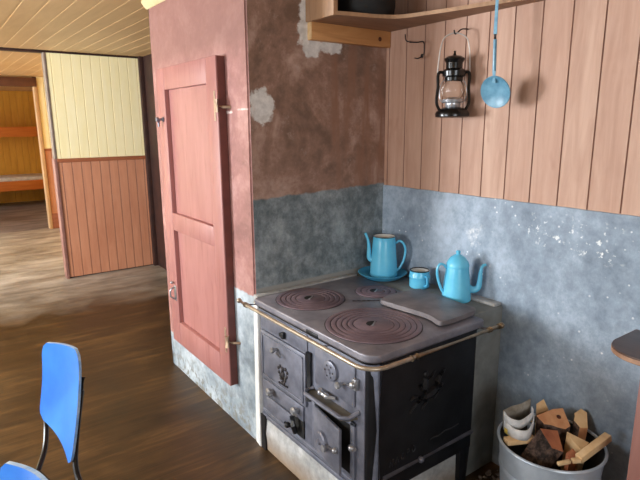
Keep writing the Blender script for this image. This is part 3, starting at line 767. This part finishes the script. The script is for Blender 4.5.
# skimmer
K = (1.895,1.376); zc = 1.7255
sk = empty('skimmer', (K[0],K[1],1.66), 'light blue enamel skimmer with a round disc hanging beside the lantern', 'skimmer')
ax = Vector((-.93,-.10,-.32)).normalized()
q = MB(); q.lathe([(0,.009),(.025,.008),(.05,.0035),(.064,-.003),(.066,-.005),(.0645,-.008),(.05,-.001),(.025,.0035),(0,.0045)], (K[0],K[1],zc), -ax, 40); q.build('disc', M['skim'], sk)
top = Vector((K[0],K[1],zc)) + (Vector((0,0,1)) - ax*ax.z).normalized()*.062
q = MB(); q.tube([(top.x,top.y,top.z-.025),(top.x-.002,top.y,top.z+.02),(top.x,1.380,1.925)], [.0075,.0072,.0070], 10)
hd = q.build('handle', M['skim'], sk)
q = MB(); q.tube([(top.x,1.381,1.945),(top.x+.004,1.385,2.24)], .0074, 10); q.build('upper_handle', M['skim'], sk)
q = MB(); q.tube([(top.x,1.380,1.923),(top.x,1.381,1.947)], .0058, 10); q.build('handle_band', M['rimblack'], sk)
q = MB(); q.tube(spline([(top.x+.004,1.385,2.235),(top.x+.004,1.385,2.268),(top.x+.016,1.385,2.282),(top.x+.028,1.385,2.268)],5), .004, 8); q.build('hanging_loop', M['rimblack'], sk)
q = MB(); q.tube(spline([(top.x+.016,1.385,ZC+.008),(top.x+.016,1.385,2.30),(top.x+.016,1.371,2.280),(top.x+.016,1.385,2.272),(top.x+.016,1.397,2.284)],5), .003, 8)
tag(q.build('ceiling_hook', M['iron_dark']), 'small iron ceiling hook carrying the blue skimmer', 'hook')

# ------------------------------------------------------------------ corner shelf
zs = 2.066
sh = empty('corner_shelf', (1.6,2.1,2.0), 'pale wooden corner shelf with a concave front edge above the stove', 'shelf')
edge = spline([(1.512,1.945,0),(1.58,1.925,0),(1.70,1.898,0),(1.80,1.85,0),(1.845,1.74,0),(1.885,1.58,0),(1.925,1.40,0),(1.955,1.25,0),(1.98,1.0,0),(1.99,.6,0)],6)
b = MB(); b.prism([(p.x,p.y) for p in edge]+[(XW,.6),(XW,YB),(1.512,YB)], zs, zs+.015, 'xy'); b.build('shelf_board', M['shelfwood'], sh, smooth=False)
e = MB(); 
for p, p2_ in zip(edge, edge[1:]):
    nrm = Vector((p2_.y-p.y, -(p2_.x-p.x), 0)).normalized()*(.006)
    s_ = Vector((p.x-.003,p.y-.003,0)); s2 = Vector((p2_.x-.003,p2_.y-.003,0))
    e.hexa([(p.x,p.y,zs),(p2_.x,p2_.y,zs),(s2.x,s2.y,zs),(s_.x,s_.y,zs),(p.x,p.y,zs+.016),(p2_.x,p2_.y,zs+.016),(s2.x,s2.y,zs+.016),(s_.x,s_.y,zs+.016)])
e.build('front_edging', M['shelfpale'], sh, smooth=False)
b = MB(); b.box((1.500,1.942,zs-.001),(1.524,YB,ZC-.02), .002); b.build('end_board', M['shelfpale'], sh)
b = MB(); b.mi = 0; b.box((1.512,2.122,1.987),(XW-.002,YB+.002,zs), .003)
br = b.build('shelf_bearer', M['pine'], sh)
q = MB(); q.box((1.5105,2.1235,1.989),(1.5125,YB,zs-.002)); q.build('bearer_end', M['pine_end'], br, smooth=False)
q = MB(); q.lathe([(.011,0),(.011,.0012),(0,.0014)], (1.938,2.122,2.023), (0,-1,0), 16); q.build('knot', M['knot'], br)
kp = empty('cooking_pot', (1.72,2.03,zs+.024), 'black round cooking pot standing on the corner shelf', 'pot')
q = MB(); q.lathe([(0,zs+.0155),(.118,zs+.0155),(.132,zs+.035),(.136,zs+.06),(.136,zs+.17),(.140,zs+.175),(.132,zs+.177),(.129,zs+.06),(0,zs+.035)], (1.735,2.0,0), seg=40); q.build('pot_body', M['black'], kp)
q = MB(); q.tube(spline([(1.865,2.03,zs+.15),(1.895,2.03,zs+.15),(1.895,1.97,zs+.15),(1.865,1.97,zs+.15)],5), .006, 8); q.build('pot_handle', M['black'], kp)

# ------------------------------------------------------------------ bucket and firewood
B = (1.806,.962)
bk = empty('bucket', (*B,0), 'galvanised metal bucket filled with firewood beside the stove', 'bucket')
q = MB(); q.lathe([(0,.004),(.150,.004),(.152,0),(.156,.0),(.158,.01),(.176,.20),(.181,.27),(.1855,.275),(.1855,.287),(.182,.292),(.189,.375),(.192,.392)], (*B,0), seg=56, cap1=False)
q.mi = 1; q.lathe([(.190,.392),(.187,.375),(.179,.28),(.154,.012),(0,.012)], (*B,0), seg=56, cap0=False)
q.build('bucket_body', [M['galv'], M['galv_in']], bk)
q = MB(); q.tube([(B[0]+.1925*math.cos(2*PI*k/56), B[1]+.1925*math.sin(2*PI*k/56), .394) for k in range(56)], .006, 8, closed=True); q.build('rim_bead', M['galv'], bk)
for s in (-1,1):
    q = MB(); c_ = Vector((B[0]+s*.59*.186, B[1]+s*.807*.186, .33)); q.box(c_-Vector((.015,.015,.03)), c_+Vector((.015,.015,.03)), .005)
    q.build('bail_lug', M['galv'], bk)

NAT = lambda e, side: [M[e], M['bark'], M[side]]
def split_log(poly, bark, bottom, shrink, mats, label, name='firewood_log'):
    """split piece: poly = its upper cut face, running down to a smaller lower end about 'bottom'"""
    P = [Vector(p) for p in poly]; c0 = sum(P, Vector())/len(P); c1_ = Vector(bottom); n = len(P); K = 6
    R_ = []
    q = MB()
    fine = []
    for i in range(n):
        a, b = P[i], P[(i+1)%n]
        for k in range(3): fine.append((a+(b-a)*k/3, i in bark))
    for k in range(K+1):
        t = k/K; ring = []
        for p, bk_ in fine:
            off = (p-c0)*(1-(1-shrink)*t); o = c0+(c1_-c0)*t+off
            if bk_: o += off.normalized()*.004*noise.noise(o*40)
            ring.append(q.bm.verts.new(o))
        R_.append(ring)
    m = len(fine); q.mi = 0; q.face(R_[0]); q.face(R_[-1][::-1])
    for k in range(K):
        for i in range(m):
            q.mi = 1 if fine[i][1] else 2
            q.face([R_[k][i], R_[k][(i+1)%m], R_[k+1][(i+1)%m], R_[k+1][i]])
    return tag(q.build(name, mats, ang=28), label, 'firewood', 'firewood in the bucket')
split_log([(1.895,1.085,.466),(1.930,1.075,.481),(1.920,1.044,.450),(1.900,1.056,.443),(1.873,1.068,.438)], (), (1.852,1.03,.04), .6, NAT('endpale','endpale'), 'narrow pale firewood piece sticking up at the back left of the bucket')
lb = split_log([(1.8249,1.041,.4578),(1.9001,1.0175,.4719),(1.9382,.9953,.4736),(1.904,.9418,.4332),(1.8779,.9461,.4262),(1.8247,1.005,.4386)], (3,4,5), (1.862,.985,.05), .7, NAT('endgrain','endred'), 'thick firewood wedge with a tan cut face and dark heart at the back centre')
q = MB(); q.lathe([(.009,.0),(.006,.0012),(0,.0015)], (1.893,.985,.4558), (-.3,-.45,.85), 14); q.build('heart_knot', M['knot'], lb)
split_log([(1.9579,.9571,.4613),(1.985,.9455,.4779),(1.990,.9235,.4696),(1.9546,.8973,.4259),(1.934,.9191,.4242),(1.9384,.9445,.4421)], (4,5), (1.905,.935,.06), .8, NAT('endpale','endgrain'), 'pale split firewood piece standing at the back right of the bucket')
split_log([(1.7672,.9884,.4501),(1.8438,.9584,.4265),(1.7688,.8903,.4008),(1.738,.918,.4150)], (2,3), (1.695,.965,.325), .95, NAT('endred','endred'), 'largest firewood log with thick dark bark at the front of the bucket')
split_log([(1.843,.9212,.441),(1.8687,.8479,.4229),(1.8162,.8468,.4113),(1.8246,.8847,.4253)], (), (1.835,.905,.06), .8, NAT('endpale','endpale'), 'pale triangular firewood piece between the dark bark log and the long stick')
split_log([(1.7599,.8753,.4065),(1.7991,.8712,.4136),(1.7881,.8451,.4028),(1.7481,.8542,.3972)], (), (1.785,.885,.12), .8, NAT('endred','endred'), 'small reddish split piece low at the front of the bucket')
def stick(a, b, w, h_, mats, label, name):
    a, b = Vector(a), Vector(b); u, v, _ = frame(b-a); q = MB()
    q.hexa([*[p+u*w*s_+v*h_*t_ for p in (a,b) for s_, t_ in ((-1,-1),(1,-1),(1,1),(-1,1))]], .002)
    return tag(q.build(name, mats), label, 'firewood', 'firewood in the bucket')
stick((1.770,.833,.402),(1.925,.806,.448), .014, .014, M['endpale'], 'long squared pale stick lying across the right side of the bucket', 'kindling_stick')
stick((1.660,1.062,.398),(1.765,1.010,.398), .018, .010, M['endpale'], 'flat pale board end lying below the folded newspaper', 'kindling_board')
stick((1.690,.866,.397),(1.735,.846,.400), .007, .006, M['endpale'], 'pale kindling chip at the front rim of the bucket, left one', 'kindling_chip')
stick((1.742,.843,.401),(1.768,.826,.402), .009, .007, M['endpale'], 'pale kindling chip at the front rim of the bucket, beside the stick', 'kindling_chip')
# folded newspaper
ne = empty('folded_newspaper', (1.80,1.09,.42), 'folded white newspaper with curled leaves stuffed in the bucket', 'newspaper')
def leaf(P, wdir, wdt, mats, name):
    q = MB(); P = spline([(x,y,z) for x,y,z in P], 6); wd = Vector(wdir)*wdt
    q.grid([[p for p in P],[p+wd*.5 for p in P],[p+wd for p in P]])
    o = q.build(name, mats, ne); md = o.modifiers.new('t','SOLIDIFY'); md.thickness = .004; return o
dn_ = (.05,.0,-1)
leaf([(1.702,1.105,.455),(1.682,1.05,.452),(1.702,1.013,.450),(1.736,1.009,.452),(1.805,1.037,.458),(1.840,1.068,.462)], dn_, .042, M['paper'], 'outer_leaf')
leaf([(1.704,1.112,.490),(1.753,1.108,.495),(1.798,1.095,.497),(1.850,1.088,.505)], dn_, .07, M['paper_in'], 'back_leaf')
leaf([(1.706,1.112,.488),(1.690,1.075,.482),(1.715,1.045,.474),(1.762,1.042,.474),(1.811,1.047,.480),(1.838,1.068,.482)], dn_, .036, M['paper'], 'inner_leaf')
leaf([(1.700,1.095,.428),(1.694,1.063,.426),(1.709,1.036,.424),(1.735,1.026,.424)], dn_, .022, M['yellow'], 'yellow_leaf')

# ash and rubble on the hearth floor
random.seed(3); q = MB()
for i in range(170):
    x = 1.62+random.random()*.36; y = 1.16+random.random()*.155
    r_ = .004+random.random()**2*.011
    mtx = Matrix.Translation((x,y,r_*.55)) @ Matrix.Rotation(random.random()*6,4,'Z') @ Matrix.Diagonal((r_,r_*.8,r_*.65,1))
    bmesh.ops.create_icosphere(q.bm, subdivisions=1, radius=1, matrix=mtx)
o = q.build('ash_rubble', M['ash'], smooth=False); tag(o, 'loose ash and rubble on the floor between stove and bucket', 'rubble'); o['kind'] = 'stuff'

# ------------------------------------------------------------------ cabinet at the right
cb = empty('side_cabinet', (1.9,.3,0), 'pink wooden cabinet with a dark rounded top at the right edge', 'cabinet')
rr = .11
pl = arc(1.745+rr,.792-rr,rr,180,90,10)[::1]
tp = pl + [(XW-.007,.792),(XW-.007,-.5),(1.745,-.5)]
b = MB(); b.prism(tp, .840, .862, 'xy', .003); b.build('cabinet_top', M['cabtop'], cb)
b = MB(); 
for p, p2_ in zip([(1.745,-.5)]+pl, pl+[(XW-.007,.792)]):
    dx_, dy_ = p2_[0]-p[0], p2_[1]-p[1]; l_ = math.hypot(dx_,dy_); nx, ny = -dy_/l_*.002, dx_/l_*.002
    b.hexa([(p[0],p[1],.842),(p2_[0],p2_[1],.842),(p2_[0]+nx,p2_[1]+ny,.842),(p[0]+nx,p[1]+ny,.842),(p[0],p[1],.856),(p2_[0],p2_[1],.856),(p2_[0]+nx,p2_[1]+ny,.856),(p[0]+nx,p[1]+ny,.856)])
b.build('top_edging', M['cabedge'], cb)
b = MB(); b.box((1.79,-.48,.0),(XW-.008,.668,.840), .003); b.build('cabinet_body', M['cabpink'], cb)
b = MB(); b.box((1.768,-.46,.07),(1.789,.668,.83), .004); b.build('cabinet_front', M['cabpink'], cb)

# ------------------------------------------------------------------ chairs
def make_chair():
    root = empty('chair', (.10,1.85,0), 'blue backed chair with black tube legs standing on the dark floor, the farther one', 'chair', 'blue tube-legged chairs')
    TF = Vector((.254,2.142,.80)); BF = Vector((.212,2.118,.52)); TN = Vector((.333,1.865,.838)); BN = Vector((.246,1.76,.478))
    nrm = Vector((.9,.44,0))
    nu, nv = 18, 22
    def P(u, v): # u far->near, v bottom->top
        p = (BF*(1-u)+BN*u)*(1-v) + (TF*(1-u)+TN*u)*v
        bow = math.sin(PI*u)*.022 + .010*math.sin(PI*v)
        return p + nrm*bow
    # rounded outline: shrink the span near top and bottom
    def row(v, off):
        if v > .5: k = max(0, (v-.78)/.22); 
        else: k = max(0, (.16-v)/.16)
        ins = .0 if k <= 0 else (1-math.sqrt(max(0,1-k*k)))
        i0, i1 = ins*.10, ins*(.17 if v > .5 else .10)
        return [P(i0+(1-i0-i1)*i/nu, v) + nrm*off for i in range(nu+1)]
    V = [j/nv for j in range(nv+1)]
    b = MB(); F_ = [[b.bm.verts.new(p) for p in row(v, 0)] for v in V]; K_ = [[b.bm.verts.new(p) for p in row(v, .011)] for v in V]
    for G in (F_, K_):
        for A, B_ in zip(G, G[1:]):
            for i in range(nu): b.face([A[i],A[i+1],B_[i+1],B_[i]])
    b.mi = 1
    loop = lambda G: [G[0][i] for i in range(nu+1)] + [G[j][nu] for j in range(1,nv+1)] + [G[nv][i] for i in range(nu-1,-1,-1)] + [G[j][0] for j in range(nv-1,0,-1)]
    a_, c_ = loop(F_), loop(K_)
    for i in range(len(a_)): b.face([a_[i], a_[(i+1)%len(a_)], c_[(i+1)%len(a_)], c_[i]])
    b.build('backrest', [M['chairblue'], M['chairedge']], root, ang=50)
    d_ = Vector((.25,-.97,0)).normalized(); f_ = Vector((-.9,-.44,0)).normalized()
    s0 = Vector((.165,1.92,.425))
    sw = .36
    b = MB(); pts_ = []
    q0 = s0; q1 = s0+d_*sw; q2 = q1+f_*.36-d_*.01; q3 = q0+f_*.36+d_*.01
    qs = [q0+f_*.05, q1+f_*.05, q2, q3]; b.hexa([*qs,*[p+Vector((0,0,.014)) for p in qs]], .006, 3); b.build('seat', M['chairblue'], root)
    up = Vector((0,0,1))
    for a, top, bot, u in ((q0+d_*.015, TF, BF, .06), (q1-d_*.015, TN, BN, .96)):
        t_ = P(u,.75)+nrm*.020; m_ = P(u,.05)+nrm*.020
        b = MB(); b.tube(spline([t_, m_, (m_+a)/2-up*.03+nrm*.006, a-up*.012+f_*.01],6), .0095, 10); b.build('back_post', M['tubeblack'], root)
    b = MB(); b.tube([q0-up*.01+d_*.01, q1-up*.01-d_*.01], .010, 10); b.tube([q3-up*.01+d_*.01, q2-up*.01-d_*.01], .010, 10)
    b.tube([q0-up*.01+d_*.02, q3-up*.01+d_*.02], .010, 10); b.tube([q1-up*.01-d_*.02, q2-up*.01-d_*.02], .010, 10); b.build('seat_frame', M['tubeblack'], root)
    for q_, o_ in ((q0+d_*.015,-f_*.07-d_*.02),(q1-d_*.015,-f_*.07+d_*.02),(q2-d_*.02,f_*.05+d_*.01),(q3+d_*.02,f_*.05-d_*.01)):
        g = q_+o_; b = MB(); b.tube([q_-up*.012, Vector((g.x,g.y,.006))], .010, 10); lg = b.build('leg', M['tubeblack'], root)
        b = MB(); b.lathe([(.013,0),(.013,.02),(.010,.024)], (g.x,g.y,0), seg=14); b.build('foot_cap', M['rimblack'], lg)
    return root
c1 = make_chair()
def copy_tree(o, parent=None):
    c_ = o.copy(); C.objects.link(c_)
    if parent: c_.parent = parent; c_.matrix_parent_inverse = o.matrix_parent_inverse.copy()
    for ch_ in list(o.children): copy_tree(ch_, c_)
    return c_
c2 = copy_tree(c1); c2.location = c1.location + Vector((-.214,-.746,0))
tag(c2, 'blue backed chair nearest the camera, only its top corner showing at bottom left', 'chair', 'blue tube-legged chairs')

# ------------------------------------------------------------------ bunk bed in the far room
bd = empty('bunk_bed', (1.0,12.6,0), 'orange wooden bunk bed with pale bedding in the far room', 'bed')
q = MB(); q.box((-.6,12.25,.33),(1.99,12.29,.525), .006); q.box((-.6,12.29,.36),(1.99,13.05,.40)); q.build('lower_rail', M['bunk'], bd)
q = MB(); q.box((-.58,12.30,.40),(1.98,13.06,.60), .04, 3); q.build('mattress', M['mattress'], bd)
q = MB(); q.box((-.6,12.25,1.40),(1.99,12.29,1.595), .006); q.box((-.6,12.29,1.43),(1.99,13.08,1.46)); q.build('upper_rail', M['bunk'], bd)
for x in (-.62,1.965):
    q = MB(); q.box((x,12.24,0),(x+.05,12.30,1.95), .005); q.build('bed_post', M['bunk'], bd)

# ------------------------------------------------------------------ light
def area(name, loc, rot, sx, sy, e, col=(1,.98,.95)):
    l = bpy.data.lights.new(name, 'AREA'); l.shape = 'RECTANGLE'; l.size = sx; l.size_y = sy; l.energy = e; l.color = col
    o = bpy.data.objects.new(name, l); C.objects.link(o); o.location = loc; o.rotation_euler = rot; return o
EW = [60,240,200,85]
for (a0,a1,z0,z1), e in zip(HL, EW):
    area('window_light', (XL-.10,(a0+a1)/2,(z0+z1)/2), (0,-PI/2,0), z1-z0, a1-a0, e, (.92,.96,1))
area('window_light', (-.4,YF-.10,1.45), (PI/2,0,0), 1.6, 1.1, 45, (.90,.95,1))
wd = bpy.data.worlds.new('world'); S.world = wd; wd.use_nodes = True
wd.node_tree.nodes['Background'].inputs[0].default_value = (.75,.85,1,1); wd.node_tree.nodes['Background'].inputs[1].default_value = 1.0
S.view_settings.view_transform = 'Standard'; S.view_settings.look = 'None'; S.view_settings.exposure = 0.0
